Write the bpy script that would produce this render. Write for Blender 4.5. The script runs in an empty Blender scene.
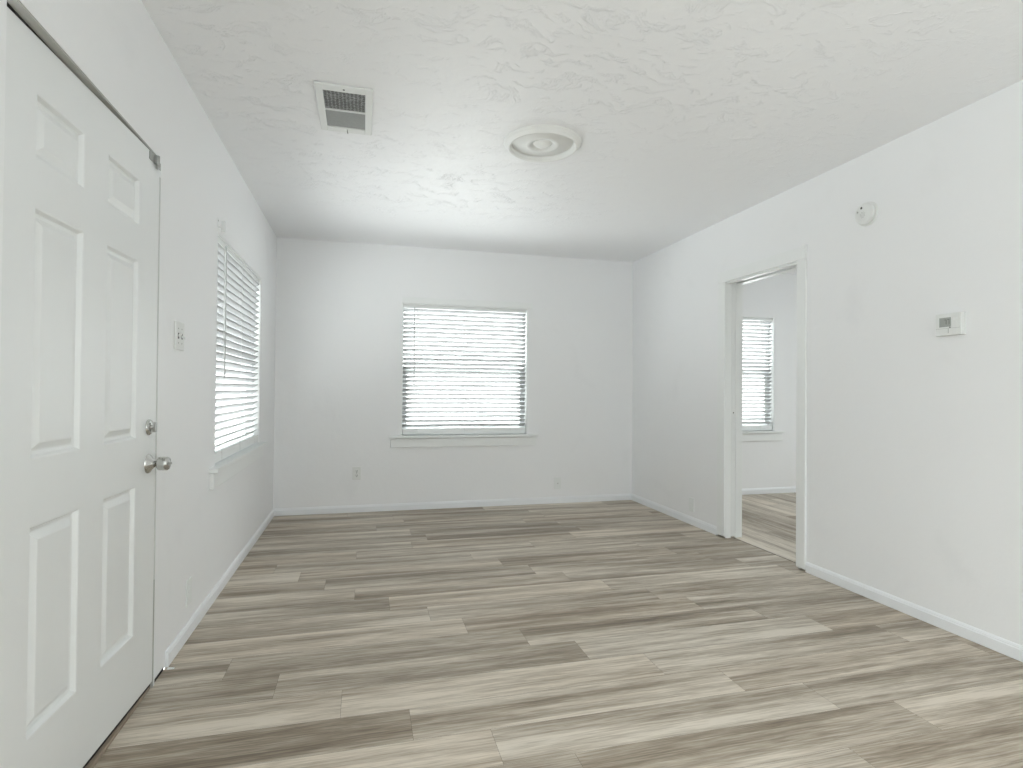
import bpy, bmesh, math, random
from mathutils import Vector, Matrix, Euler

# ------------------------------------------------------------------ camera, sky, light, exposure
SC = bpy.context.scene
COL = SC.collection
YAW, PITCH, ROLL, FPX, CAMH = 0.256653, 0.0107829, 0.0082024, 563.008, 1.11468
XL, XR, D, H = -0.7523, 2.6722, 5.2813, 2.44          # the room: side wall faces, end wall face, ceiling
YR = -1.55                                             # wall behind the camera
XO = 5.9                                               # far side wall of the next room

def make_camera():
    cy, sy = math.cos(YAW), math.sin(YAW)
    f = Vector((sy, cy, 0)); r = Vector((cy, -sy, 0)); u = Vector((0, 0, 1))
    f2 = f*math.cos(PITCH) + u*math.sin(PITCH); u2 = -f*math.sin(PITCH) + u*math.cos(PITCH)
    r3 = r*math.cos(ROLL) + u2*math.sin(ROLL); u3 = -r*math.sin(ROLL) + u2*math.cos(ROLL)
    cd = bpy.data.cameras.new('camera'); co = bpy.data.objects.new('camera', cd); COL.objects.link(co)
    cd.sensor_fit = 'HORIZONTAL'; cd.sensor_width = 36.0; cd.lens = FPX/1023*36.0
    cd.clip_start = 0.05
    m = Matrix((r3, u3, -f2)).transposed().to_4x4(); m.translation = Vector((0, 0, CAMH))
    co.matrix_world = m
    SC.camera = co
make_camera()

SKY = 4.3
w = bpy.data.worlds.new('sky'); SC.world = w; w.use_nodes = True
nt = w.node_tree; nt.nodes.clear()
wo = nt.nodes.new('ShaderNodeOutputWorld'); bg = nt.nodes.new('ShaderNodeBackground')
tc = nt.nodes.new('ShaderNodeTexCoord'); sx = nt.nodes.new('ShaderNodeSeparateXYZ')
cr = nt.nodes.new('ShaderNodeValToRGB')
# overcast sky, three times brighter overhead than at the horizon; unseen ground below, paleness set for bounce onto the ceiling, darker with distance
mr = nt.nodes.new('ShaderNodeMapRange'); mr.inputs['From Min'].default_value = -1; mr.inputs['From Max'].default_value = 1
stops = [(0.0, .52), (0.28, .50), (0.42, .42), (0.49, .34), (0.505, .40), (0.60, .60), (0.75, .85), (1.0, 1.0)]
for k_, (p_, v_) in enumerate(stops):
    e_ = cr.color_ramp.elements[0] if k_ == 0 else (cr.color_ramp.elements[-1] if k_ == len(stops)-1 else cr.color_ramp.elements.new(p_))
    e_.position = p_; e_.color = (v_*0.975, v_*0.99, v_, 1)
nt.links.new(tc.outputs['Generated'], sx.inputs[0]); nt.links.new(sx.outputs['Z'], mr.inputs['Value']); nt.links.new(mr.outputs[0], cr.inputs[0])
nt.links.new(cr.outputs[0], bg.inputs[0]); bg.inputs[1].default_value = SKY
nt.links.new(bg.outputs[0], wo.inputs[0])

def portal(name, loc, rot, sx_, sy_):
    l = bpy.data.lights.new(name, 'AREA'); l.shape = 'RECTANGLE'; l.size = sx_; l.size_y = sy_
    l.cycles.is_portal = True
    o = bpy.data.objects.new(name, l); COL.objects.link(o); o.location = loc; o.rotation_euler = rot
R90 = math.pi/2
# openings onto the sky (portals only steer the sampling of the sky light)
WL = (3.26, 4.56, 0.70, 1.935)       # side wall window: y0 y1 z0 z1
WB = (0.334, 1.552, 0.683, 1.913)    # end wall window: x0 x1 z0 z1
WO = (3.17, 4.395, 0.683, 1.945)     # next room, end wall
WR = (0.9, 2.2, 0.80, 2.00)          # wall behind the camera, unseen window added for fill light
WK = (-1.20, 0.10, 0.55, 2.05)       # side wall behind the camera, another unseen window added as fill
WS = (2.8, 3.9, 0.8, 2.1)          # next room, far side wall (out of view), added to brighten that room
portal('sky_portal', (XL-0.17, (WL[0]+WL[1])/2, (WL[2]+WL[3])/2), (0, -R90, 0), WL[3]-WL[2], WL[1]-WL[0])
portal('sky_portal', ((WB[0]+WB[1])/2, D+0.17, (WB[2]+WB[3])/2), (-R90, 0, 0), WB[1]-WB[0], WB[3]-WB[2])
portal('sky_portal', ((WO[0]+WO[1])/2, D+0.17, (WO[2]+WO[3])/2), (-R90, 0, 0), WO[1]-WO[0], WO[3]-WO[2])
portal('sky_portal', ((WR[0]+WR[1])/2, YR-0.17, (WR[2]+WR[3])/2), (R90, 0, 0), WR[1]-WR[0], WR[3]-WR[2])
portal('sky_portal', (XL-0.17, (WK[0]+WK[1])/2, (WK[2]+WK[3])/2), (0, -R90, 0), WK[3]-WK[2], WK[1]-WK[0])
portal('sky_portal', (XO+0.17, (WS[0]+WS[1])/2, (WS[2]+WS[3])/2), (0, R90, 0), WS[3]-WS[2], WS[1]-WS[0])

SC.view_settings.view_transform = 'Standard'; SC.view_settings.look = 'None'
SC.view_settings.gamma = 1.0; SC.view_settings.use_curve_mapping = False
SC.view_settings.exposure = 1.86
cyc = SC.cycles
cyc.max_bounces = 14; cyc.diffuse_bounces = 10; cyc.glossy_bounces = 5; cyc.transmission_bounces = 8
cyc.transparent_max_bounces = 24; cyc.use_denoising = True
cyc.sample_clamp_indirect = 6.0
cyc.caustics_reflective = False; cyc.caustics_refractive = False

# ------------------------------------------------------------------ materials
def new_mat(name):
    m = bpy.data.materials.new(name); m.use_nodes = True
    n = m.node_tree.nodes; b = n['Principled BSDF']
    return m, m.node_tree, n, b
def L(nt_, a, b): nt_.links.new(a, b)

def simple(name, col, rough=0.5, metal=0.0, spec=0.5, bump=0.0, bscale=60.0, var=0.0):
    m, t, n, b = new_mat(name)
    b.inputs['Roughness'].default_value = rough; b.inputs['Metallic'].default_value = metal
    b.inputs['Specular IOR Level'].default_value = spec
    b.inputs['Base Color'].default_value = (*col, 1)
    tcn = n.new('ShaderNodeTexCoord'); nz = n.new('ShaderNodeTexNoise'); nz.inputs['Scale'].default_value = bscale
    nz.inputs['Detail'].default_value = 4
    L(t, tcn.outputs['Object'], nz.inputs['Vector'])
    if bump > 0:
        bp = n.new('ShaderNodeBump'); bp.inputs['Strength'].default_value = bump; bp.inputs['Distance'].default_value = 0.002
        L(t, nz.outputs['Fac'], bp.inputs['Height']); L(t, bp.outputs[0], b.inputs['Normal'])
    mx = n.new('ShaderNodeMix'); mx.data_type = 'RGBA'
    k = 1-max(var, 0.02)
    mx.inputs['A'].default_value = (*col, 1); mx.inputs['B'].default_value = (col[0]*k, col[1]*k, col[2]*k, 1)
    L(t, nz.outputs['Fac'], mx.inputs['Factor']); L(t, mx.outputs['Result'], b.inputs['Base Color'])
    return m

def paint_wall():
    m, t, n, b = new_mat('wall_paint')
    b.inputs['Roughness'].default_value = 0.48; b.inputs['Specular IOR Level'].default_value = 0.35
    g = n.new('ShaderNodeNewGeometry')
    n1 = n.new('ShaderNodeTexNoise'); n1.inputs['Scale'].default_value = 2.2; n1.inputs['Detail'].default_value = 5; n1.inputs['Distortion'].default_value = 0.6
    n2 = n.new('ShaderNodeTexNoise'); n2.inputs['Scale'].default_value = 38; n2.inputs['Detail'].default_value = 4
    L(t, g.outputs['Position'], n1.inputs['Vector']); L(t, g.outputs['Position'], n2.inputs['Vector'])
    # faint roller and scuff marks
    rp = n.new('ShaderNodeValToRGB'); rp.color_ramp.elements[0].position = 0.60; rp.color_ramp.elements[1].position = 0.78
    rp.color_ramp.elements[0].color = (0.856, 0.864, 0.876, 1); rp.color_ramp.elements[1].color = (0.822, 0.830, 0.842, 1)
    L(t, n1.outputs['Fac'], rp.inputs[0]); L(t, rp.outputs[0], b.inputs['Base Color'])
    ad = n.new('ShaderNodeMath'); ad.operation = 'MULTIPLY_ADD'; ad.inputs[1].default_value = 0.16
    L(t, n2.outputs['Fac'], ad.inputs[0]); L(t, n1.outputs['Fac'], ad.inputs[2])
    bp = n.new('ShaderNodeBump'); bp.inputs['Strength'].default_value = 0.35; bp.inputs['Distance'].default_value = 0.01
    L(t, ad.outputs[0], bp.inputs['Height']); L(t, bp.outputs[0], b.inputs['Normal'])
    return m

def ceiling_paint():
    m, t, n, b = new_mat('ceiling_paint')
    b.inputs['Roughness'].default_value = 0.40; b.inputs['Specular IOR Level'].default_value = 0.2
    b.inputs['Base Color'].default_value = (0.862, 0.870, 0.886, 1)
    g = n.new('ShaderNodeNewGeometry')
    warp = n.new('ShaderNodeTexNoise'); warp.inputs['Scale'].default_value = 3.0; warp.inputs['Detail'].default_value = 3
    L(t, g.outputs['Position'], warp.inputs['Vector'])
    vm = n.new('ShaderNodeVectorMath'); vm.operation = 'MULTIPLY_ADD'; vm.inputs[1].default_value = (0.28, 0.28, 0.28)
    L(t, warp.outputs['Color'], vm.inputs[0]); L(t, g.outputs['Position'], vm.inputs[2])
    # knocked-down plaster: flat flakes with broken edges, drawn out along the trowel stroke
    st = n.new('ShaderNodeMapping'); st.inputs['Scale'].default_value = (7.0, 11.0, 7.0); st.inputs['Rotation'].default_value = (0, 0, 0.35)
    L(t, vm.outputs[0], st.inputs[0])
    r1 = n.new('ShaderNodeTexNoise'); r1.inputs['Scale'].default_value = 1.0; r1.inputs['Detail'].default_value = 9; r1.inputs['Roughness'].default_value = 0.68; r1.inputs['Distortion'].default_value = 0.35
    L(t, st.outputs[0], r1.inputs['Vector'])
    ra = n.new('ShaderNodeValToRGB'); e = ra.color_ramp.elements; e[0].position = 0.545; e[0].color = (0, 0, 0, 1); e[1].position = 0.62; e[1].color = (1, 1, 1, 1)
    L(t, r1.outputs['Fac'], ra.inputs[0])
    s3 = n.new('ShaderNodeMapping'); s3.inputs['Scale'].default_value = (9.0, 30.0, 9.0); s3.inputs['Rotation'].default_value = (0, 0, -0.5)
    L(t, vm.outputs[0], s3.inputs[0])
    r2 = n.new('ShaderNodeTexNoise'); r2.inputs['Scale'].default_value = 1.0; r2.inputs['Detail'].default_value = 6; r2.inputs['Roughness'].default_value = 0.6
    L(t, s3.outputs[0], r2.inputs['Vector'])
    rb2 = n.new('ShaderNodeValToRGB'); e = rb2.color_ramp.elements; e[0].position = 0.60; e[0].color = (0, 0, 0, 1); e[1].position = 0.66; e[1].color = (0.8, 0.8, 0.8, 1)
    L(t, r2.outputs['Fac'], rb2.inputs[0])
    rg = n.new('ShaderNodeMath'); rg.operation = 'ADD'; L(t, ra.outputs[0], rg.inputs[0]); L(t, rb2.outputs[0], rg.inputs[1])
    # patches that carry more texture
    pm = n.new('ShaderNodeTexNoise'); pm.inputs['Scale'].default_value = 1.1; pm.inputs['Detail'].default_value = 2
    L(t, g.outputs['Position'], pm.inputs['Vector'])
    pr = n.new('ShaderNodeMapRange'); pr.inputs['From Min'].default_value = 0.38; pr.inputs['From Max'].default_value = 0.62
    pr.inputs['To Min'].default_value = 0.28; pr.inputs['To Max'].default_value = 1.0
    L(t, pm.outputs['Fac'], pr.inputs['Value'])
    # the trowelling is heavier over the middle of the room than by the end wall
    sp = n.new('ShaderNodeSeparateXYZ'); L(t, g.outputs['Position'], sp.inputs[0])
    yr = n.new('ShaderNodeMapRange'); yr.inputs['From Min'].default_value = 3.5; yr.inputs['From Max'].default_value = 4.7
    yr.inputs['To Min'].default_value = 1.0; yr.inputs['To Max'].default_value = 0.12
    L(t, sp.outputs['Y'], yr.inputs['Value'])
    m1 = n.new('ShaderNodeMath'); m1.operation = 'MULTIPLY'; L(t, pr.outputs[0], m1.inputs[0]); L(t, yr.outputs[0], m1.inputs[1])
    xr_ = n.new('ShaderNodeMapRange'); xr_.inputs['From Min'].default_value = 0.9; xr_.inputs['From Max'].default_value = 2.2
    xr_.inputs['To Min'].default_value = 1.0; xr_.inputs['To Max'].default_value = 0.45
    L(t, sp.outputs['X'], xr_.inputs['Value'])
    m2 = n.new('ShaderNodeMath'); m2.operation = 'MULTIPLY'; L(t, m1.outputs[0], m2.inputs[0]); L(t, xr_.outputs[0], m2.inputs[1])
    m3 = n.new('ShaderNodeMath'); m3.operation = 'MULTIPLY'; L(t, m2.outputs[0], m3.inputs[0]); L(t, rg.outputs[0], m3.inputs[1])
    lo = n.new('ShaderNodeTexNoise'); lo.inputs['Scale'].default_value = 7; lo.inputs['Detail'].default_value = 6; lo.inputs['Roughness'].default_value = 0.6
    L(t, g.outputs['Position'], lo.inputs['Vector'])
    ma = n.new('ShaderNodeMath'); ma.operation = 'MULTIPLY_ADD'; ma.inputs[1].default_value = 0.9
    L(t, lo.outputs['Fac'], ma.inputs[0]); L(t, m3.outputs[0], ma.inputs[2])
    bp = n.new('ShaderNodeBump'); bp.inputs['Strength'].default_value = 0.48; bp.inputs['Distance'].default_value = 0.008
    L(t, ma.outputs[0], bp.inputs['Height']); L(t, bp.outputs[0], b.inputs['Normal'])
    return m

def plank_mat():
    m, t, n, b = new_mat('plank_floor')
    uv = n.new('ShaderNodeUVMap'); uv.uv_map = 'along'
    at = n.new('ShaderNodeAttribute'); at.attribute_name = 'plank'
    sp = n.new('ShaderNodeSeparateXYZ'); L(t, at.outputs['Color'], sp.inputs[0])   # x tone, y seed, z warm tint
    su = n.new('ShaderNodeSeparateXYZ'); L(t, uv.outputs['UV'], su.inputs[0])
    sd = n.new('ShaderNodeMath'); sd.operation = 'MULTIPLY'; sd.inputs[1].default_value = 40.0; L(t, sp.outputs['Y'], sd.inputs[0])
    def coords(sx1, sy1, off):
        a = n.new('ShaderNodeMath'); a.operation = 'MULTIPLY'; a.inputs[1].default_value = sx1; L(t, su.outputs['X'], a.inputs[0])
        c = n.new('ShaderNodeMath'); c.operation = 'MULTIPLY'; c.inputs[1].default_value = sy1; L(t, su.outputs['Y'], c.inputs[0])
        z = n.new('ShaderNodeMath'); z.operation = 'ADD'; z.inputs[1].default_value = off; L(t, sd.outputs[0], z.inputs[0])
        k = n.new('ShaderNodeCombineXYZ'); L(t, a.outputs[0], k.inputs[0]); L(t, c.outputs[0], k.inputs[1]); L(t, z.outputs[0], k.inputs[2])
        return k.outputs[0]
    def noise(v, scale, detail, rough=0.5, dist=0.0):
        q = n.new('ShaderNodeTexNoise'); q.inputs['Scale'].default_value = scale; q.inputs['Detail'].default_value = detail
        q.inputs['Roughness'].default_value = rough; q.inputs['Distortion'].default_value = dist
        L(t, v, q.inputs['Vector']); return q.outputs['Fac']
    def mad(a, k, c):
        q = n.new('ShaderNodeMath'); q.operation = 'MULTIPLY_ADD'; q.inputs[1].default_value = k
        L(t, a, q.inputs[0])
        if isinstance(c, float): q.inputs[2].default_value = c
        else: L(t, c, q.inputs[2])
        return q.outputs[0]
    band = noise(coords(0.7, 10.5, 0.0), 1.0, 2, 0.5, 0.25)       # broad streaks within a board
    mid = noise(coords(1.6, 38.0, 7.0), 1.0, 4, 0.55, 0.35)       # narrower streaks
    fine = noise(coords(7.0, 170.0, 13.0), 1.0, 4, 0.6)           # grain
    wav = noise(coords(5.0, 42.0, 29.0), 1.0, 6, 0.65, 1.4)       # cathedral figure
    s = mad(band, 1.75, -0.875)
    s = mad(mid, 0.80, s); s = mad(fine, 1.15, s); s = mad(wav, 0.62, s)
    s = mad(sp.outputs['X'], 0.55, s)
    s2 = n.new('ShaderNodeMath'); s2.operation = 'ADD'; s2.inputs[1].default_value = -0.955; L(t, s, s2.inputs[0])
    rp = n.new('ShaderNodeValToRGB'); e = rp.color_ramp.elements
    e[0].position = 0.0; e[0].color = (0.165, 0.131, 0.096, 1)
    e[1].position = 1.0; e[1].color = (0.67, 0.615, 0.53, 1)
    x = e.new(0.30); x.color = (0.275, 0.229, 0.176, 1)
    x = e.new(0.62); x.color = (0.44, 0.387, 0.316, 1)
    L(t, s2.outputs[0], rp.inputs[0])
    wm = n.new('ShaderNodeMix'); wm.data_type = 'RGBA'; wm.blend_type = 'MULTIPLY'
    wm.inputs['B'].default_value = (1.0, 0.97, 0.94, 1)
    L(t, sp.outputs['Z'], wm.inputs['Factor']); L(t, rp.outputs[0], wm.inputs['A'])
    L(t, wm.outputs['Result'], b.inputs['Base Color'])
    rr = n.new('ShaderNodeMapRange'); rr.inputs['To Min'].default_value = 0.40; rr.inputs['To Max'].default_value = 0.52
    L(t, mid, rr.inputs['Value']); L(t, rr.outputs[0], b.inputs['Roughness'])
    b.inputs['Specular IOR Level'].default_value = 0.45
    bp = n.new('ShaderNodeBump'); bp.inputs['Strength'].default_value = 0.12; bp.inputs['Distance'].default_value = 0.001
    L(t, fine, bp.inputs['Height']); L(t, bp.outputs[0], b.inputs['Normal'])
    return m

def glass_mat():
    m = bpy.data.materials.new('window_glass'); m.use_nodes = True; t = m.node_tree; n = t.nodes; n.clear()
    o = n.new('ShaderNodeOutputMaterial'); mx = n.new('ShaderNodeMixShader'); tr = n.new('ShaderNodeBsdfTransparent')
    gl = n.new('ShaderNodeBsdfGlossy'); gl.inputs['Roughness'].default_value = 0.02
    tr.inputs[0].default_value = (0.95, 0.97, 0.96, 1)
    fr = n.new('ShaderNodeFresnel'); fr.inputs[0].default_value = 1.45
    ge = n.new('ShaderNodeNewGeometry'); iv = n.new('ShaderNodeMath'); iv.operation = 'SUBTRACT'; iv.inputs[0].default_value = 1.0
    L(t, ge.outputs['Backfacing'], iv.inputs[1]); fm = n.new('ShaderNodeMath'); fm.operation = 'MULTIPLY'
    L(t, fr.outputs[0], fm.inputs[0]); L(t, iv.outputs[0], fm.inputs[1])
    L(t, fm.outputs[0], mx.inputs[0]); L(t, tr.outputs[0], mx.inputs[1]); L(t, gl.outputs[0], mx.inputs[2]); L(t, mx.outputs[0], o.inputs[0])
    return m

def slat_mat():
    # white faux-wood slat, thin enough to let a little daylight through
    m, t, n, b = new_mat('blind_slat')
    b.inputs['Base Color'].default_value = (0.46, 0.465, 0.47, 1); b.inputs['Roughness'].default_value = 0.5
    tl = n.new('ShaderNodeBsdfTranslucent'); tl.inputs[0].default_value = (0.86, 0.88, 0.88, 1)
    mx = n.new('ShaderNodeMixShader'); mx.inputs[0].default_value = 0.02
    L(t, b.outputs[0], mx.inputs[1]); L(t, tl.outputs[0], mx.inputs[2])
    L(t, mx.outputs[0], n['Material Output'].inputs[0])
    return m

def grille_mat():
    # expanded metal face of the air register
    m, t, n, b = new_mat('register_mesh')
    b.inputs['Roughness'].default_value = 0.5
    g = n.new('ShaderNodeNewGeometry'); mp = n.new('ShaderNodeMapping'); mp.inputs['Rotation'].default_value = (0, 0, 0.0)
    mp.inputs['Scale'].default_value = (60, 90, 60)
    L(t, g.outputs['Position'], mp.inputs[0])
    ck = n.new('ShaderNodeTexVoronoi'); ck.inputs['Scale'].default_value = 1.0; ck.inputs['Randomness'].default_value = 0.25
    L(t, mp.outputs[0], ck.inputs['Vector'])
    rp = n.new('ShaderNodeValToRGB'); rp.color_ramp.elements[0].position = 0.28; rp.color_ramp.elements[0].color = (0.055, 0.057, 0.056, 1)
    rp.color_ramp.elements[1].position = 0.60; rp.color_ramp.elements[1].color = (0.42, 0.43, 0.425, 1)
    L(t, ck.outputs['Distance'], rp.inputs[0]); L(t, rp.outputs[0], b.inputs['Base Color'])
    return m

M = {}
M['wall'] = paint_wall(); M['ceiling'] = ceiling_paint(); M['plank'] = plank_mat(); M['glass'] = glass_mat(); M['slat'] = slat_mat()
M['trim'] = simple('trim_paint', (0.85, 0.868, 0.868), 0.34, bump=0.15, bscale=25)
M['base'] = simple('baseboard_paint', (0.84, 0.86, 0.885), 0.34, bump=0.1, bscale=25)
M['door'] = simple('door_paint', (0.80, 0.818, 0.820), 0.33, bump=0.12, bscale=14)
M['vinyl'] = simple('sash_vinyl', (0.80, 0.82, 0.82), 0.4)
M['plastic'] = simple('white_plastic', (0.78, 0.795, 0.785), 0.4)
M['cover'] = simple('painted_cover', (0.82, 0.842, 0.84), 0.42)
M['chrome'] = simple('satin_chrome', (0.62, 0.62, 0.60), 0.22, metal=1.0)
M['nickel'] = simple('dull_nickel', (0.42, 0.42, 0.41), 0.38, metal=1.0)
M['dark'] = simple('dark_gap', (0.03, 0.028, 0.026), 0.8)  # also paints the shade in the gaps around the entry door
M['hole'] = simple('dark_slot', (0.06, 0.06, 0.06), 0.7)
M['subfloor'] = simple('plank_joint', (0.10, 0.085, 0.07), 0.8)
M['lcd'] = simple('display_glass', (0.36, 0.38, 0.36), 0.25)
M['ink'] = simple('display_digit', (0.10, 0.105, 0.10), 0.5)
M['cord'] = simple('blind_cord', (0.72, 0.73, 0.72), 0.7)
M['wand'] = simple('wand_plastic', (0.50, 0.515, 0.51), 0.35)
M['oak'] = simple('threshold_wood', (0.36, 0.29, 0.22), 0.5, var=0.35, bscale=18)
M['seal_shade'] = simple('seal_and_soffit_shade', (0.45, 0.45, 0.43), 0.7)  # grey of the seal foot, and of the soffit shade painted over the door
M['jambseal'] = simple('jamb_seal', (0.62, 0.63, 0.62), 0.6)
M['grille'] = grille_mat()
M['louvre'] = simple('louvre_grey', (0.24, 0.25, 0.245), 0.6)
M['filter'] = simple('filter_grey', (0.42, 0.435, 0.43), 0.7, bscale=90, var=0.2)
M['plaster'] = simple('medallion_plaster', (0.80, 0.81, 0.80), 0.5, bump=0.1)

# ------------------------------------------------------------------ mesh helpers
def box(bm, x0, x1, y0, y1, z0, z1, mi=0):
    vs = [bm.verts.new(p) for p in ((x0,y0,z0),(x1,y0,z0),(x1,y1,z0),(x0,y1,z0),(x0,y0,z1),(x1,y0,z1),(x1,y1,z1),(x0,y1,z1))]
    for q in ((0,3,2,1),(4,5,6,7),(0,1,5,4),(1,2,6,5),(2,3,7,6),(3,0,4,7)):
        f = bm.faces.new([vs[i] for i in q]); f.material_index = mi
    return vs
def lathe(bm, prof, seg=48, axis='z', cx=0, cy=0, cz=0, mi=0):
    """prof: list of (radius, height) from the centre out; axis z: height along z"""
    rings = []
    for r, h in prof:
        ring = []
        if r < 1e-6:
            ring = [bm.verts.new((0, 0, h))]
        else:
            for k in range(seg):
                a = 2*math.pi*k/seg; ring.append(bm.verts.new((r*math.cos(a), r*math.sin(a), h)))
        rings.append(ring)
    for a, b in zip(rings, rings[1:]):
        for k in range(seg):
            k2 = (k+1) % seg
            if len(a) == 1 and len(b) == 1: continue
            if len(a) == 1: f = bm.faces.new((a[0], b[k], b[k2]))
            elif len(b) == 1: f = bm.faces.new((a[k2], a[k], b[0]))
            else: f = bm.faces.new((a[k], b[k], b[k2], a[k2]))
            f.material_index = mi; f.smooth = True
    vs = [v for r in rings for v in r]
    if axis == 'x': mt = Matrix.Rotation(R90, 4, 'Y')
    elif axis == '-x': mt = Matrix.Rotation(-R90, 4, 'Y')
    elif axis == '-z': mt = Matrix.Rotation(math.pi, 4, 'X')
    elif axis == '-y': mt = Matrix.Rotation(R90, 4, 'X')
    else: mt = Matrix.Identity(4)
    for v in vs: v.co = mt @ v.co + Vector((cx, cy, cz))
    return vs
def tube(bm, pts, r, seg=8, mi=0):
    pts = [Vector(p) for p in pts]; rings = []
    for i, p in enumerate(pts):
        d = (pts[min(i+1, len(pts)-1)] - pts[max(i-1, 0)]).normalized()
        a = d.orthogonal().normalized(); b = d.cross(a)
        rings.append([bm.verts.new(p + r*(math.cos(2*math.pi*k/seg)*a + math.sin(2*math.pi*k/seg)*b)) for k in range(seg)])
    for A, B in zip(rings, rings[1:]):
        for k in range(seg):
            f = bm.faces.new((A[k], A[(k+1) % seg], B[(k+1) % seg], B[k])); f.smooth = True; f.material_index = mi
    for rg in (rings[0], rings[-1]):
        f = bm.faces.new(rg); f.material_index = mi
def obj(name, bm, mats, parent=None, bevel=0.0, seg=2):
    bmesh.ops.recalc_face_normals(bm, faces=bm.faces)
    me = bpy.data.meshes.new(name); bm.to_mesh(me); bm.free()
    for m in (mats if isinstance(mats, (list, tuple)) else [mats]): me.materials.append(M[m])
    o = bpy.data.objects.new(name, me); COL.objects.link(o)
    if parent: o.parent = parent
    if bevel > 0:
        md = o.modifiers.new('bevel', 'BEVEL'); md.width = bevel; md.segments = seg; md.limit_method = 'ANGLE'; md.angle_limit = 0.6
        md.harden_normals = False
    return o
def struct(o): o['kind'] = 'structure'; return o
def empty(name, loc=(0, 0, 0), rz=0):
    o = bpy.data.objects.new(name, None); COL.objects.link(o); o.location = loc; o.rotation_euler = (0, 0, rz); o.empty_display_size = 0.1
    return o
def tag(o, label, cat, group=None):
    o['label'] = label; o['category'] = cat
    if group: o['group'] = group
    return o
def NB(): return bmesh.new()

def wall(name, axis, a0, a1, t0, t1, holes, z0=0.0, z1=H, notches=()):
    """axis 'x': wall runs along x and fills y t0..t1. holes: (u0,u1,z0,z1)"""
    bm = NB()
    def put(u0, u1, zz0, zz1):
        if u1-u0 < 1e-5 or zz1-zz0 < 1e-5: return
        if axis == 'x': box(bm, u0, u1, t0, t1, zz0, zz1)
        else: box(bm, t0, t1, u0, u1, zz0, zz1)
    us = sorted({a0, a1, *[h[0] for h in holes], *[h[1] for h in holes]})
    for u0, u1 in zip(us, us[1:]):
        c = (u0+u1)/2; hs = sorted([h for h in holes if h[0] < c < h[1]], key=lambda h: h[2])
        z = z0
        for h in hs: put(u0, u1, z, h[2]); z = h[3]
        put(u0, u1, z, z1)
    bmesh.ops.remove_doubles(bm, verts=bm.verts, dist=1e-5)
    return struct(obj(name, bm, 'wall'))

# ------------------------------------------------------------------ the shell
T = 0.14
DOOR_Y0, DOOR_Y1, DOOR_Z = 1.442, 2.374, 1.977
wall('wall_left', 'y', YR-T, D+T, XL-T, XL, [(DOOR_Y0, DOOR_Y1, 0.0, DOOR_Z), WL, WK, (2.392, 2.52, 0.0, 0.012)])
wall('wall_back', 'x', XL, XO+T, D, D+T, [WB, WO])
wall('wall_front', 'x', XL, XO+T, YR-T, YR, [WR])
# partition with a pocket for the sliding door
IN0, IN1, INZ = 2.989, 3.748, 1.952
PX0, PX1 = XR, XR+0.13
bm = NB()
def pbox(*a): box(bm, *a)
pbox(PX0, PX1, YR, 2.924, 0, H)
pbox(PX0, PX1, 2.924, IN0-0.0, 0.014, H)
pbox(PX0, PX1, IN0, IN1, INZ+0.05, H)
pbox(PX0, PX0+0.036, IN1, 4.62, 0.014, H); pbox(PX0+0.094, PX1, IN1, 4.62, 0.014, H)
pbox(PX0+0.036, PX0+0.094, IN1, 4.62, INZ+0.06, H)
pbox(PX0, PX1, 4.62, D, 0, H)
struct(obj('wall_right', bm, 'wall'))
wall('wall_far_right', 'y', YR, D, XO, XO+T, [WS])
wall('wall_partition', 'x', PX1, XO, 1.0, 1.12, [])
bm = NB(); box(bm, XL-T, XO+T, YR-T, D+T, H, H+0.08); struct(obj('ceiling', bm, 'ceiling'))

# ------------------------------------------------------------------ plank floors, one mesh each
def plank_floor(name, rows, along, u_lo, u_hi, seed):
    """rows: list of (v0, v1, joint, tones) ; along: 'x' or 'y'"""
    rnd = random.Random(seed); bm = NB()
    uvl = bm.loops.layers.uv.new('along'); col = bm.loops.layers.float_color.new('plank')
    LEN = 1.225; g = 0.0004
    for v0, v1, joint, tones in rows:
        k0 = math.floor((u_lo-joint)/LEN); u = joint + k0*LEN; k = k0
        while u < u_hi:
            a, b = max(u, u_lo), min(u+LEN, u_hi)
            if b-a > 0.004:
                tone = tones.get(k, None)
                if tone is None: tone = min(0.9, max(0.1, rnd.gauss(0.5, 0.2)))
                c = (tone, rnd.random(), rnd.random()**2, 1)
                off = rnd.random()*7
                P = [(a+g, v0+g), (b-g, v0+g), (b-g, v1-g), (a+g, v1-g)]
                if along == 'x': vs = [bm.verts.new((p[0], p[1], 0)) for p in P]
                else: vs = [bm.verts.new((p[1], p[0], 0)) for p in P][::-1]; P = P[::-1]
                f = bm.faces.new(vs)
                for lp, p in zip(f.loops, P):
                    lp[uvl].uv = (p[0]+off, p[1]-v0); lp[col] = c
            u += LEN; k += 1
    va, vb = rows[0][0], rows[-1][1]
    if along == 'x': box(bm, u_lo, u_hi, va, vb, -0.10, -0.0012, 1)
    else: box(bm, va, vb, u_lo, u_hi, -0.10, -0.0012, 1)
    for f in bm.faces: f.normal_update()
    me = bpy.data.meshes.new(name); bm.to_mesh(me); bm.free()
    me.materials.append(M['plank']); me.materials.append(M['subfloor'])
    o = bpy.data.objects.new(name, me); COL.objects.link(o); return struct(o)

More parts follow.
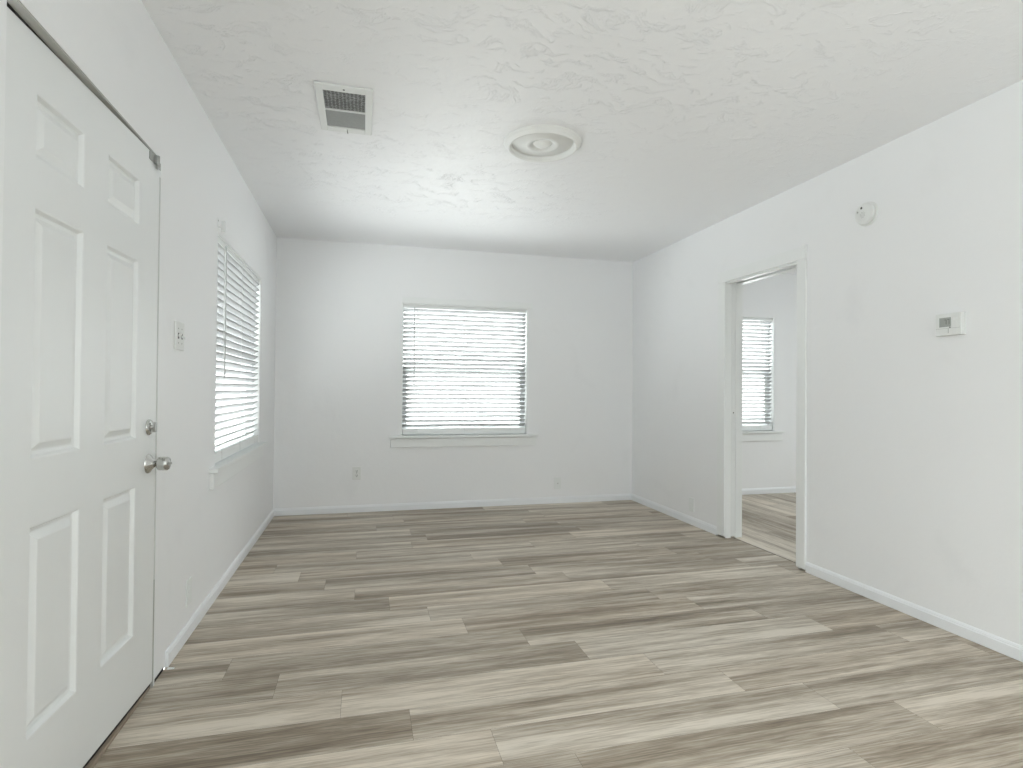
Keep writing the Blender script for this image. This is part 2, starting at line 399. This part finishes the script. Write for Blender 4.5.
W_ = 0.1825; Y0 = 1.452
known = {0: (0.64, {-1: .62, 0: .42, 1: .78}), 1: (0.415, {-1: .35, 0: .62, 1: .45}), 2: (0.165, {-1: .28, 0: .62, 1: .55}),
         3: (-0.065, {-1: .55, 0: .78, 1: .34}), 4: (-0.305, {-1: .45, 0: .40, 1: .72}), 5: (-0.51, {-1: .5, 0: .55, 1: .28}),
         6: (-0.75, {-1: .5, 0: .78, 1: .45, 2: .38}), 7: (0.325, {-1: .42, 0: .36, 1: .66}), 8: (0.14, {-1: .50, 0: .80, 1: .62}),
         9: (-0.035, {-1: .74, 0: .44, 1: .45}), 10: (-0.20, {-1: .35, 0: .50, 1: .5}), 11: (-0.355, {-1: .72, 0: .35, 1: .6, 2: .35}),
         12: (0.71, {}), 13: (-0.035, {-1: .72, 0: .42}), 14: (0.345, {}), 15: (0.47, {-1: .45, 0: .35, 1: .6}), 16: (0.365, {-1: .6, 0: .4, 1: .5}),
         17: (0.11, {-1: .35, 0: .4, 1: .7}), 18: (0.34, {-1: .7, 0: .35}), 19: (0.26, {0: .35}), 20: (1.10, {0: .65, -1: .4, 1: .3})}
rows = []; rnd0 = random.Random(5)
for i in range(-18, 22):
    j, tn = known.get(i, (rnd0.random()*1.2, {}))
    v0, v1 = Y0+i*W_, Y0+(i+1)*W_
    if v0 < YR: v0 = YR
    if v1 > D: v1 = D
    if v1-v0 > 0.01: rows.append((v0, v1, j, tn))
rows[-1] = (rows[-1][0], D, rows[-1][2], rows[-1][3])
XT = 2.747
plank_floor('floor', rows, 'x', XL, XT-0.0015, 11)
rows2 = []; xx = XT; rnd1 = random.Random(9)
while xx < XO:
    rows2.append((xx, min(xx+W_, XO), rnd1.random()*1.2, {})); xx += W_
plank_floor('floor', rows2, 'y', 1.12, D, 23)

# threshold of the entry door and the strip between the two floors
bm = NB(); box(bm, XL-T, XL+0.0, DOOR_Y0+0.001, DOOR_Y1-0.001, -0.06, 0.010)
o = struct(obj('trim_1', bm, 'oak', bevel=0.003))
bm = NB(); box(bm, XL-T+0.002, XL-0.004, 2.393, 2.519, -0.02, 0.0115); obj('gap_shadow_board', bm, 'dark', o)
bm = NB(); box(bm, XT-0.003, XT+0.001, 3.001, 3.736, -0.01, 0.0012); struct(obj('trim_2', bm, 'subfloor'))

# ------------------------------------------------------------------ baseboards
def baseboard(name, p0, p1, nrm, h=0.064, t=0.012, mat='base', z0=0.001):
    """profile swept between two floor points; nrm points into the room"""
    p0 = Vector((*p0, 0)); p1 = Vector((*p1, 0)); n_ = Vector((*nrm, 0))
    prof = [(0, z0), (t, z0), (t, h-0.016), (t-0.003, h-0.013), (t-0.003, h-0.009), (t-0.007, h-0.002), (t-0.009, h), (0, h)]
    bm = NB(); A = [bm.verts.new(p0+n_*a+Vector((0, 0, b))) for a, b in prof]; B = [bm.verts.new(p1+n_*a+Vector((0, 0, b))) for a, b in prof]
    m_ = len(prof)
    for k in range(m_): bm.faces.new((A[k], A[(k+1) % m_], B[(k+1) % m_], B[k]))
    bm.faces.new(A); bm.faces.new(B[::-1])
    return struct(obj(name, bm, mat))
baseboard('baseboard_left', (XL, 2.524), (XL, D), (1, 0))
baseboard('baseboard_left', (XL, YR), (XL, DOOR_Y0-0.02), (1, 0))
SEAM = -0.006+0.0
baseboard('baseboard_back', (XL+0.012, D), (0.135, D), (0, -1))
baseboard('baseboard_back', (0.1375, D), (XR-0.012, D), (0, -1))
baseboard('baseboard_right', (XR, 3.830), (XR, D-0.0), (-1, 0))
baseboard('baseboard_right', (XR, YR), (XR, 2.922), (-1, 0))
baseboard('baseboard_front', (XL+0.012, YR), (XR-0.012, YR), (0, 1))
baseboard('baseboard_far', (PX1+0.012, D), (XO-0.012, D), (0, -1))
baseboard('baseboard_far_right', (XO, 1.12), (XO, D), (-1, 0))

# ------------------------------------------------------------------ windows and blinds
def mk_window(name, origin, rz, width, z0, z1, stool_l, stool_r, headband=False, bare=False, apron_in=0.016, depth=T):
    """local frame: x along the wall, y outward through the wall, origin on the wall face at one jamb"""
    root = struct(empty(name, (*origin, 0), rz)); W = width
    # jamb liner and outer frame
    bm = NB(); jt = 0.012
    box(bm, 0, jt, 0.004, depth, z0, z1); box(bm, W-jt, W, 0.004, depth, z0, z1)
    box(bm, jt, W-jt, 0.004, depth, z1-jt, z1); box(bm, jt, W-jt, 0.075, depth+0.02, z0, z0+0.02)
    # blind stops
    box(bm, jt, jt+0.012, 0.078, 0.088, z0+0.02, z1-jt); box(bm, W-jt-0.012, W-jt, 0.078, 0.088, z0+0.02, z1-jt)
    obj('window_frame', bm, 'trim', root)
    zm = z0+(z1-z0)*0.508
    # lower (inner) sash and upper (outer) sash
    for nm, ya, yb, za, zb, st, rb, rt_ in (('lower_sash', 0.088, 0.108, z0+0.02, zm+0.022, 0.046, 0.055, 0.034),
                                           ('upper_sash', 0.110, 0.130, zm-0.018, z1-jt, 0.012, 0.034, 0.016)):
        bm = NB(); a, b = jt, W-jt
        box(bm, a, a+st, ya, yb, za, zb); box(bm, b-st, b, ya, yb, za, zb)
        box(bm, a+st, b-st, ya, yb, za, za+rb); box(bm, a+st, b-st, ya, yb, zb-rt_, zb)
        s = obj(nm, bm, 'vinyl', root)
        bm = NB(); box(bm, a+st-0.004, b-st+0.004, (ya+yb)/2-0.0015, (ya+yb)/2+0.0015, za+rb-0.004, zb-rt_+0.004)
        obj('pane', bm, 'glass', s)
    if not bare:
        bm = NB(); pr = 0.042
        box(bm, -stool_l, W+stool_r, -pr, 0.0, z0-0.018, z0+0.004)
        box(bm, 0.001, W-0.001, -0.001, 0.076, z0-0.0, z0+0.004)
        obj('window_stool', bm, 'trim', root, bevel=0.005)
        bm = NB(); box(bm, -stool_l+apron_in, W+stool_r-apron_in, -0.020, -0.0, z0-0.104, z0-0.0235)
        obj('window_apron', bm, 'trim', root, bevel=0.003)
    if headband:
        bm = NB(); box(bm, -0.002, W+0.04, -0.010, -0.0, z1+0.0, z1+0.055)
        obj('window_head_casing', bm, 'trim', root, bevel=0.002)
    return root

def mk_blind(origin, rz, width, z0, z1, yc, label, wand_len, wand_x, tilt=-35, pitch=0.0415, gap=0.004, stack=0.07, group=None):
    """venetian blind hung inside the recess; local x along the wall, y outward"""
    root = empty('venetian_blind', (*origin, 0), rz); tag(root, label, 'blind', group or 'white venetian blinds in the windows')
    W = width; a, b = gap+0.012, W-gap-0.012
    bm = NB(); box(bm, a, b, yc-0.020, yc+0.024, z1-0.012-0.030, z1-0.013); obj('headrail', bm, 'trim', root, bevel=0.002)
    sw = 0.050; th = 0.0026; t_ = math.radians(tilt)
    ztop = z1-0.062; zbot = z0+stack+0.022
    n_ = int(round((ztop-zbot)/pitch)); p_ = (ztop-zbot)/n_
    bm = NB(); rnd = random.Random(int(width*1000)+int(z0*1000))
    def slat(zc, tl, dz=0.0):
        # slightly crowned slat: a row of five stations across its width, subdivided along its length
        N = 12; sec = []
        for s_ in (-1, -0.5, 0, 0.5, 1):
            u = s_*sw/2; crown = 0.0016*(1-s_*s_)
            sec.append((u*math.cos(tl)-crown*math.sin(tl)*0, u*math.sin(tl)+crown))
        ph = rnd.random()*6; am = rnd.uniform(0.0003, 0.0014)
        top, bot = [], []
        for i in range(N+1):
            x = a+(b-a)*i/N; wob = am*math.sin(ph+i*0.9)
            top.append([bm.verts.new((x, yc+s[0], zc+s[1]+th/2+wob)) for s in sec])
            bot.append([bm.verts.new((x, yc+s[0], zc+s[1]-th/2+wob)) for s in sec])
        for i in range(N):
            for j in range(4):
                f = bm.faces.new((top[i][j], top[i+1][j], top[i+1][j+1], top[i][j+1])); f.smooth = True
                f = bm.faces.new((bot[i][j], bot[i][j+1], bot[i+1][j+1], bot[i+1][j])); f.smooth = True
            for j in (0, 4):
                bm.faces.new((top[i][j], bot[i][j], bot[i+1][j], top[i+1][j]))
        for i in (0, N):
            for j in range(4): bm.faces.new((top[i][j], bot[i][j], bot[i][j+1], top[i][j+1]))
    for i in range(n_+1): slat(ztop-i*p_, t_+math.radians(rnd.uniform(-1.2, 1.2)))
    obj('slats', bm, 'slat', root)
    bm = NB(); box(bm, a, b, yc-0.025, yc+0.025, z0+0.012, z0+stack-0.004)
    br = obj('bottom_rail', bm, 'trim', root, bevel=0.003)
    for fx in (0.115, 0.49, 0.87):
        x = a+(b-a)*fx; bm = NB()
        for dy in (-0.0275, 0.0275): tube(bm, [(x, yc+dy, z0+0.02), (x, yc+dy, z1-0.04)], 0.0008, 5)
        for k in range(n_+1):
            zc = ztop-k*p_; tube(bm, [(x+0.003, yc-0.0275, zc-0.0275*math.tan(t_)*1.0+0.0), (x+0.003, yc+0.0275, zc+0.0275*math.tan(t_)*1.0)], 0.0006, 4)
        obj('ladder_cord', bm, 'cord', root)
        bm = NB(); lathe(bm, [(0, 0.003), (0.005, 0.002), (0.006, 0)], 12, '-y', x, yc-0.0252, z0+stack-0.014); obj('cord_button', bm, 'plastic', br)
    bm = NB(); x = wand_x
    tube(bm, [(x, yc-0.030, z1-0.035), (x, yc-0.034, z1-0.06), (x, yc-0.034, z1-0.06-wand_len)], 0.0042, 6)
    obj('tilt_wand', bm, 'wand', root)
    return root

# side wall: local x runs toward the camera's far side; outward = -x world
def left_frame(y): return (XL, y)
# window_1 on the left wall: local x -> +y world, local y -> -x world  (rotation +90 deg)
w1 = mk_window('window_1', (XL, WL[0]), R90, WL[1]-WL[0], WL[2], WL[3], 0.122, 0.08)
mk_blind((XL, WL[0]), R90, WL[1]-WL[0], WL[2], WL[3], 0.030, 'white venetian blind in the window nearest the entry door, seen at a steep angle', 0.71, 0.165, tilt=-36)
# window_2 in the end wall: local x -> +x, local y -> +y
w2 = mk_window('window_2', (WB[0], D), 0, WB[1]-WB[0], WB[2], WB[3], 0.107, 0.098, headband=True)
mk_blind((WB[0], D), 0, WB[1]-WB[0], WB[2], WB[3], 0.046, 'white venetian blind filling the window in the wall facing the camera', 0.70, 0.118)
w3 = mk_window('window_3', (WO[0], D), 0, WO[1]-WO[0], WO[2], WO[3], 0.10, 0.10)
mk_blind((WO[0], D), 0, WO[1]-WO[0], WO[2], WO[3], 0.046, 'white venetian blind seen through the doorway in the next room', 0.70, 0.118)
mk_window('added_window_4', (XO, WS[1]), -R90, WS[1]-WS[0], WS[2], WS[3], 0.08, 0.08, bare=True)  # unseen window, added to brighten the next room

mk_window('added_window_6', (XL, WK[0]), R90, WK[1]-WK[0], WK[2], WK[3], 0.08, 0.08, bare=True)  # added fill window, never in view
mk_window('added_window_5', (WR[1], YR), math.pi, WR[1]-WR[0], WR[2], WR[3], 0.08, 0.08, bare=True)  # unseen, added to light the room from behind the camera

# ------------------------------------------------------------------ entry door (slightly out of its frame at the latch side)
ANG = math.radians(2.2)
KX, KY = XL+0.006, 2.376
door = struct(empty('door_1', (KX, KY, 0), math.pi/2+math.pi-ANG))   # local x: latch edge -> hinge edge, local y: into the room
# local axes check: x=( -sin,-cos ), y = (cos,-sin)
DW, DZ0, DZ1, DT = 0.905, 0.026, 1.963, 0.042
PCOL = [(0.180, 0.404), (0.541, 0.765)]
PROW = [(0.262, 0.773), (0.937, 1.550), (1.672, 1.828)]
bm = NB()
U0 = 0.013
us = sorted({U0, DW, *[v for p_ in PCOL for v in p_]}); zs = sorted({DZ0, DZ1, *[v for p_ in PROW for v in p_]})
def quad(bm, pts):
    return bm.faces.new([bm.verts.new(p) for p in pts])
for ui in range(len(us)-1):
    for zi in range(len(zs)-1):
        u0, u1, za, zb = us[ui], us[ui+1], zs[zi], zs[zi+1]
        isP = any(abs(p_[0]-u0) < 1e-6 for p_ in PCOL) and any(abs(p_[0]-za) < 1e-6 for p_ in PROW)
        if not isP:
            quad(bm, [(u0, 0, za), (u1, 0, za), (u1, 0, zb), (u0, 0, zb)])
        else:
            # moulded frame: steps in, then a raised field
            steps = [(0.0, 0.0), (0.003, -0.0015), (0.009, -0.012), (0.017, -0.0145), (0.021, -0.0135), (0.037, -0.0035), (0.040, -0.003)]
            prev = None
            for ins, dy in steps:
                cur = [(u0+ins, dy, za+ins), (u1-ins, dy, za+ins), (u1-ins, dy, zb-ins), (u0+ins, dy, zb-ins)]
                if prev:
                    for k in range(4): quad(bm, [prev[k], prev[(k+1) % 4], cur[(k+1) % 4], cur[k]])
                prev = cur
            quad(bm, prev)
# edges and back
for a, b in (((U0, DZ0), (DW, DZ0)), ((DW, DZ0), (DW, DZ1)), ((DW, DZ1), (U0, DZ1)), ((U0, DZ1), (U0, DZ0))):
    quad(bm, [(a[0], 0, a[1]), (b[0], 0, b[1]), (b[0], -DT, b[1]), (a[0], -DT, a[1])])
quad(bm, [(U0, -DT, DZ0), (U0, -DT, DZ1), (DW, -DT, DZ1), (DW, -DT, DZ0)])
bmesh.ops.remove_doubles(bm, verts=bm.verts, dist=1e-5)
obj('door_slab', bm, 'door', door)
# knob: rosette, neck, barrel with turn button
kn = NB()
lathe(kn, [(0, 0.014), (0.010, 0.026), (0.014, 0.020), (0.022, 0.012), (0.030, 0.007), (0.034, 0.003), (0.035, 0.0)], 40, '-y', 0, 0, 0)
lathe(kn, [(0.0115, 0.010), (0.0105, 0.029), (0.018, 0.031), (0.0235, 0.035), (0.0245, 0.040), (0.0232, 0.043), (0.0245, 0.046), (0.0245, 0.062), (0.0215, 0.067), (0.0, 0.068)], 40, '-y', 0, 0, 0)
for v in kn.verts: v.co.y = -v.co.y      # the lathe runs toward -y; the room is +y here
k_o = obj('door_knob', kn, 'chrome', door); k_o.location = (0.076, 0, 0.838)
bm = NB(); box(bm, -0.009, 0.009, 0.067, 0.075, -0.0035, 0.0035); b_o = obj('turn_button', bm, 'nickel', k_o, bevel=0.001)
bm = NB()
lathe(bm, [(0, 0.009), (0.018, 0.0085), (0.026, 0.006), (0.029, 0.002), (0.029, 0.0)], 36, '-y', 0, 0, 0)
for v in bm.verts: v.co.y = -v.co.y
d_o = obj('deadbolt', bm, 'chrome', door); d_o.location = (0.076, 0, 0.970)
bm = NB(); lathe(bm, [(0.008, 0.008), (0.007, 0.016), (0, 0.016)], 16, '-y'); 
for v in bm.verts: v.co.y = -v.co.y
box(bm, -0.006, 0.006, 0.014, 0.026, -0.018, 0.018); obj('thumb_turn', bm, 'nickel', d_o, bevel=0.002)
# flip latch at the top corner
bm = NB()
box(bm, 0.066, 0.108, 0.0, 0.003, 1.932, 1.961); box(bm, 0.056, 0.070, 0.0, 0.012, 1.930, 1.960)
box(bm, 0.034, 0.060, 0.009, 0.012, 1.916, 1.942)
tube(bm, [(0.060, 0.012, 1.924), (0.060, 0.012, 1.961)], 0.006, 10)
obj('flip_latch', bm, 'nickel', door, bevel=0.001)
bm = NB(); box(bm, U0+0.002, DW-0.002, -DT+0.004, -0.005, 0.0115, DZ0-0.0005); obj('door_gap_shade', bm, 'dark', door)  # dark strip that paints the shade in the gap under the door
# door frame: head and strike jamb lining the opening, with a stop, a seal and painted soffit shade
fr = struct(empty('trim_3', (XL, DOOR_Y1, 0)))
bm = NB(); box(bm, -T, -0.050, -(DOOR_Y1-DOOR_Y0)+0.001, -0.0005, 1.968, 1.9765); 
box(bm, -T, -0.060, -0.0065, -0.0005, 0.012, 1.968)
obj('door_jamb', bm, 'trim', fr)
bm = NB(); box(bm, -0.0495, -0.026, -(DOOR_Y1-DOOR_Y0)+0.001, -0.0005, 1.9665, 1.9765); obj('head_gap_shade', bm, 'dark', fr)  # soffit shade above the door, painted as a dark strip
bm = NB(); box(bm, -0.0255, -0.001, -(DOOR_Y1-DOOR_Y0)+0.001, -0.0005, 1.9705, 1.9765); obj('soffit_shade', bm, 'seal_shade', fr)  # paler part of the soffit shade, put in as grey colour
bm = NB(); box(bm, 0.0, 0.006, 0.0, 0.015, 0.0, DOOR_Z-0.02); obj('jamb_strip', bm, 'trim', fr, bevel=0.001)
bm = NB(); box(bm, -0.006, 0.007, -0.009, -0.0015, 0.40, 1.90); obj('door_seal', bm, 'jambseal', fr)
bm = NB(); box(bm, -0.006, 0.007, -0.009, -0.0015, 0.0, 0.3995); obj('seal_foot', bm, 'seal_shade', fr)

# ------------------------------------------------------------------ inner doorway casing and pocket door
cs = struct(empty('trim_4', (XR, IN0, 0)))
OW = IN1-IN0; ct = 0.015
bm = NB(); box(bm, -ct, -0.0, -0.063, 0.0115, 0.014, INZ-0.0); 
obj('casing_leg', bm, 'trim', cs, bevel=0.003)
bm = NB(); box(bm, -ct, -0.0, OW-0.0115, OW+0.080, 0.014, INZ-0.0); obj('casing_leg', bm, 'trim', cs, bevel=0.003)
bm = NB(); box(bm, -ct, -0.0, -0.063, OW+0.080, INZ+0.0005, INZ+0.085); obj('casing_head', bm, 'trim', cs, bevel=0.003)
bm = NB(); box(bm, 0.001, 0.046, OW-0.0115, OW-0.0005, 0.001, INZ-0.001); box(bm, 0.086, 0.145, OW-0.0115, OW-0.0005, 0.001, INZ-0.001)
box(bm, 0.001, 0.145, 0.0005, 0.0115, 0.001, INZ-0.001)
obj('split_jamb', bm, 'trim', cs, bevel=0.001)
bm = NB(); box(bm, 0.001, 0.040, 0.0125, OW-0.0125, INZ-0.012, INZ+0.008); box(bm, 0.090, 0.145, 0.0125, OW-0.0125, INZ-0.012, INZ+0.008)
obj('head_jamb', bm, 'trim', cs, bevel=0.001)
bm = NB(); box(bm, 0.040, 0.090, 0.0125, OW-0.0125, INZ+0.030, INZ+0.048); obj('door_track', bm, 'dark', cs)
pd = struct(empty('door_2', (XR+0.0475, IN1-0.0105, 0)))
bm = NB(); box(bm, 0, 0.037, 0, 0.80, 0.012, INZ+0.012); obj('door_slab', bm, 'door', pd, bevel=0.001)
bm = NB(); box(bm, 0.010, 0.026, -0.0015, 0.0, 0.98, 1.09); ep = obj('edge_pull', bm, 'cover', pd, bevel=0.0005)
bm = NB(); lathe(bm, [(0, 0.001), (0.004, 0.001), (0.005, 0)], 12, '-y', 0.018, -0.0016, 0.955); obj('pull_screw', bm, 'hole', pd)

# ------------------------------------------------------------------ ceiling medallion and register
bm = NB()
prof = [(0, .022), (.018, .022), (.034, .019), (.046, .010), (.051, .003), (.056, .003), (.060, .013), (.080, .017), (.090, .014), (.095, .007), (.158, .008), (.163, .003),
        (.167, .003), (.171, .024), (.178, .031), (.184, .030), (.190, .018), (.198, .010), (.207, .007), (.208, 0.0)]
lathe(bm, prof, 96, '-z', 0, 0, 0)
md = obj('ceiling_medallion', bm, 'plaster'); md.location = (0.912, 2.862, H)
tag(md, 'round plaster medallion with concentric rings fixed to the textured ceiling', 'medallion')

vr = tag(empty('ceiling_register', (-0.0985, 2.777, H)), 'white rectangular air return grille with dark mesh and grey filter in the ceiling', 'vent')
bm = NB()
ox, oy = 0.124, 0.228; ix, iy = 0.0915, 0.178
for (x0, x1, y0, y1) in ((-ox, -ix, -oy, oy), (ix, ox, -oy, oy), (-ix, ix, -oy, -iy), (-ix, ix, iy, oy)):
    box(bm, x0, x1, y0, y1, -0.010, -0.0)
obj('frame', bm, 'plastic', vr, bevel=0.003)
bm = NB(); box(bm, -ix, ix, -iy, -0.006, -0.004, -0.002); obj('mesh_panel', bm, 'grille', vr)
bm = NB()
for k in range(14):     # stamped louvre rows over the mesh
    y = -iy+0.006+k*0.0122
    for j in range(9):
        x = -ix+0.004+j*0.0205+(0.010 if k % 2 else 0)
        if x+0.012 < ix: box(bm, x, x+0.012, y, y+0.003, -0.0062, -0.004)
obj('louvre_face', bm, 'louvre', vr)
bm = NB(); box(bm, -ix, ix, 0.004, iy, -0.004, -0.002)
for k in range(20):
    y = 0.008+k*0.0084; box(bm, -ix, ix, y, y+0.003, -0.0052, -0.004)
obj('filter_panel', bm, 'filter', vr)
bm = NB(); box(bm, -ix, ix, -0.006, 0.004, -0.010, -0.002); obj('divider_bar', bm, 'plastic', vr, bevel=0.001)
bm = NB(); tube(bm, [(0.004, iy+0.012, -0.010), (0.004, iy+0.014, -0.018), (0.006, iy+0.030, -0.020)], 0.003, 8); obj('latch', bm, 'nickel', vr)
bm = NB(); lathe(bm, [(0, 0.002), (0.004, 0.001), (0.005, 0)], 12, '-z', 0, -iy-0.024, -0.010); obj('screw', bm, 'hole', vr)

# ------------------------------------------------------------------ wall devices
def device(name, loc, rz, label, cat, group=None): return tag(empty(name, loc, rz), label, cat, group)
# device local frame: x along the wall, -y out of the wall into the room, z up
RIGHT = -R90; LEFT = R90; BACK = 0.0
def rbox(bm, w_, h_, d_, zc=0, xc=0, y0=0):
    box(bm, xc-w_/2, xc+w_/2, y0-d_, y0, zc-h_/2, zc+h_/2)

def outlet(loc, rz, label, painted):
    r = device('wall_outlet', loc, rz, label, 'outlet', 'power outlets low on the walls')
    bm = NB(); rbox(bm, 0.072, 0.116, 0.006); pl = obj('cover_plate', bm, 'cover' if painted else 'plastic', r, bevel=0.002)
    for s in (-1, 1):
        bm = NB(); rbox(bm, 0.034, 0.029, 0.0015, s*0.0195, 0, -0.006)
        f = obj('receptacle', bm, 'cover' if painted else 'plastic', r, bevel=0.001)
        bm = NB()
        for x in (-0.0065, 0.0065): rbox(bm, 0.0032, 0.010, 0.0006, s*0.0195+0.003, x, -0.0075)
        rbox(bm, 0.007, 0.006, 0.0006, s*0.0195-0.008, 0, -0.0075)
        obj('slots', bm, 'hole' if not painted else 'cover', f)
    bm = NB(); lathe(bm, [(0, 0.0012), (0.003, 0.0008), (0.0035, 0)], 12, '-y', 0, -0.006, 0); obj('screw', bm, 'nickel' if not painted else 'cover', r)
    return r
outlet((-0.0525, D, 0.352), BACK, 'white duplex outlet with dark slots, low on the end wall below its window', False)
outlet((XL, 2.82, 0.20), LEFT, 'painted-over outlet plate low on the wall between the entry door and its window', True)
outlet((XR, 4.193, 0.167), RIGHT, 'painted-over outlet low on the wall between the inner doorway and the room corner', True)
r = device('cable_plate', (1.865, D, 0.197), BACK, 'square painted wall plate near the floor below the sill end of the facing window', 'wall plate')
bm = NB(); rbox(bm, 0.072, 0.116, 0.006); obj('cover_plate', bm, 'cover', r, bevel=0.002)
bm = NB(); lathe(bm, [(0, 0.008), (0.004, 0.008), (0.004, 0)], 12, '-y', 0, -0.006, 0); obj('cable_jack', bm, 'nickel', r)

r = device('light_switch', (XL, 2.63, 1.329), LEFT, 'white two-toggle light switch plate beside the entry door', 'light switch')
bm = NB(); rbox(bm, 0.116, 0.118, 0.007); obj('cover_plate', bm, 'plastic', r, bevel=0.003)
for i_, x in enumerate((-0.023, 0.023)):
    bm = NB(); rbox(bm, 0.010, 0.024, 0.0012, 0, x, -0.007); rb_ = obj('toggle_slot', bm, 'hole', r)
    bm = NB(); vs = box(bm, x-0.004, x+0.004, -0.020, -0.007, -0.005, 0.005)
    for v in vs:
        if v.co.y < -0.015: v.co.z += 0.008 if i_ == 0 else -0.008
    obj('toggle', bm, 'plastic', r, bevel=0.001)
    for z in (-0.030, 0.030):
        bm = NB(); lathe(bm, [(0, 0.0012), (0.003, 0.0008), (0.0035, 0)], 12, '-y', x, -0.007, z); obj('screw', bm, 'nickel', r)

r = device('smoke_detector', (XR, 2.490, 2.099), RIGHT, 'round white smoke detector high on the wall above the thermostat', 'smoke detector')
bm = NB(); lathe(bm, [(0, 0.006), (0.061, 0.006), (0.065, 0.004), (0.066, 0.0)], 56, '-y'); obj('base_plate', bm, 'plastic', r)
bm = NB(); lathe(bm, [(0, 0.032), (0.036, 0.032), (0.048, 0.031), (0.056, 0.028), (0.060, 0.022), (0.060, 0.0135), (0.054, 0.012), (0.054, 0.006)], 56, '-y')
cv = obj('cover', bm, 'plastic', r)
bm = NB(); lathe(bm, [(0, 0.0008), (0.0065, 0.0006), (0.007, 0)], 16, '-y', -0.012, -0.0318, 0.033); obj('sounder_hole', bm, 'hole', cv)
bm = NB(); lathe(bm, [(0, 0.0008), (0.0045, 0.0006), (0.005, 0)], 16, '-y', -0.036, -0.0318, 0.016); obj('indicator', bm, 'nickel', cv)
bm = NB()
for k in range(5):
    for j in range(5):
        if (k-2)**2+(j-2)**2 < 6: lathe(bm, [(0, 0.0005), (0.0016, 0.0004), (0.0018, 0)], 8, '-y', -0.004+(j-2)*0.007, -0.0319, -0.006+(k-2)*0.007)
obj('vent_holes', bm, 'filter', cv)

r = device('thermostat', (XR, 2.030, 1.440), RIGHT, 'white rectangular thermostat with a small grey display on the wall', 'thermostat')
bm = NB(); rbox(bm, 0.124, 0.104, 0.008); obj('back_plate', bm, 'plastic', r, bevel=0.002)
bm = NB(); vs = box(bm, -0.060, 0.060, -0.028, -0.008, -0.052, 0.052)
bd = obj('body', bm, 'plastic', r, bevel=0.004, seg=3)
bm = NB(); rbox(bm, 0.056, 0.044, 0.001, 0.010, -0.012, -0.0280); sc_ = obj('display', bm, 'lcd', bd)
bm = NB()   # window surround standing a little proud
for (x0, x1, z0_, z1_) in ((-0.042, -0.040, -0.013, 0.033), (0.016, 0.018, -0.013, 0.033), (-0.042, 0.018, 0.032, 0.034), (-0.042, 0.018, -0.014, -0.012)):
    box(bm, x0, x1, -0.0300, -0.0278, z0_, z1_)
obj('display_bezel', bm, 'cover', bd)
bm = NB()
for dx in (-0.012, 0.002):   # two sevens
    box(bm, dx-0.004, dx+0.006, -0.0296, -0.0290, 0.020, 0.0225)
    box(bm, dx+0.0035, dx+0.006, -0.0296, -0.0290, 0.000, 0.020)
obj('digits', bm, 'ink', sc_)
for (x, z) in ((0.030, 0.022), (0.042, 0.022)):
    bm = NB(); rbox(bm, 0.007, 0.012, 0.0025, z, x, -0.028); obj('button', bm, 'cover', bd, bevel=0.0008)
bm = NB(); rbox(bm, 0.006, 0.008, 0.0015, -0.014, 0.010, -0.028); obj('slide_switch', bm, 'hole', bd)
bm = NB(); box(bm, 0.001, 0.003, -0.0288, -0.028, -0.042, -0.020); box(bm, -0.056, 0.056, -0.0288, -0.028, -0.0195, -0.0185); obj('door_seam', bm, 'filter', bd)

# small bracket left above the side window
r = device('curtain_bracket', (XL, 3.30, 1.985), LEFT, 'tiny metal curtain bracket above the corner of the side window', 'bracket')
bm = NB(); rbox(bm, 0.016, 0.050, 0.002, 0, -0.045); rbox(bm, 0.016, 0.004, 0.020, -0.023, -0.045); obj('plate', bm, 'cover', r)
bm = NB(); rbox(bm, 0.004, 0.060, 0.020, -0.0, 0.030); obj('arm', bm, 'cover', r)
bm = NB(); lathe(bm, [(0, 0.002), (0.004, 0.001), (0.005, 0)], 10, '-y', -0.045, -0.002, 0.010); obj('screw', bm, 'nickel', r)

# chip of paint on the floor at the end of the side baseboard
bm = NB(); vs = box(bm, 0, 0.022, 0, 0.012, 0.0005, 0.006); vs[6].co.z -= 0.003; vs[2].co.x += 0.004
o = obj('paint_chip', bm, 'trim', bevel=0.001); o.location = (XL+0.014, 2.500, 0)
tag(o, 'tiny white chip of trim on the floor beside the entry door baseboard', 'debris')
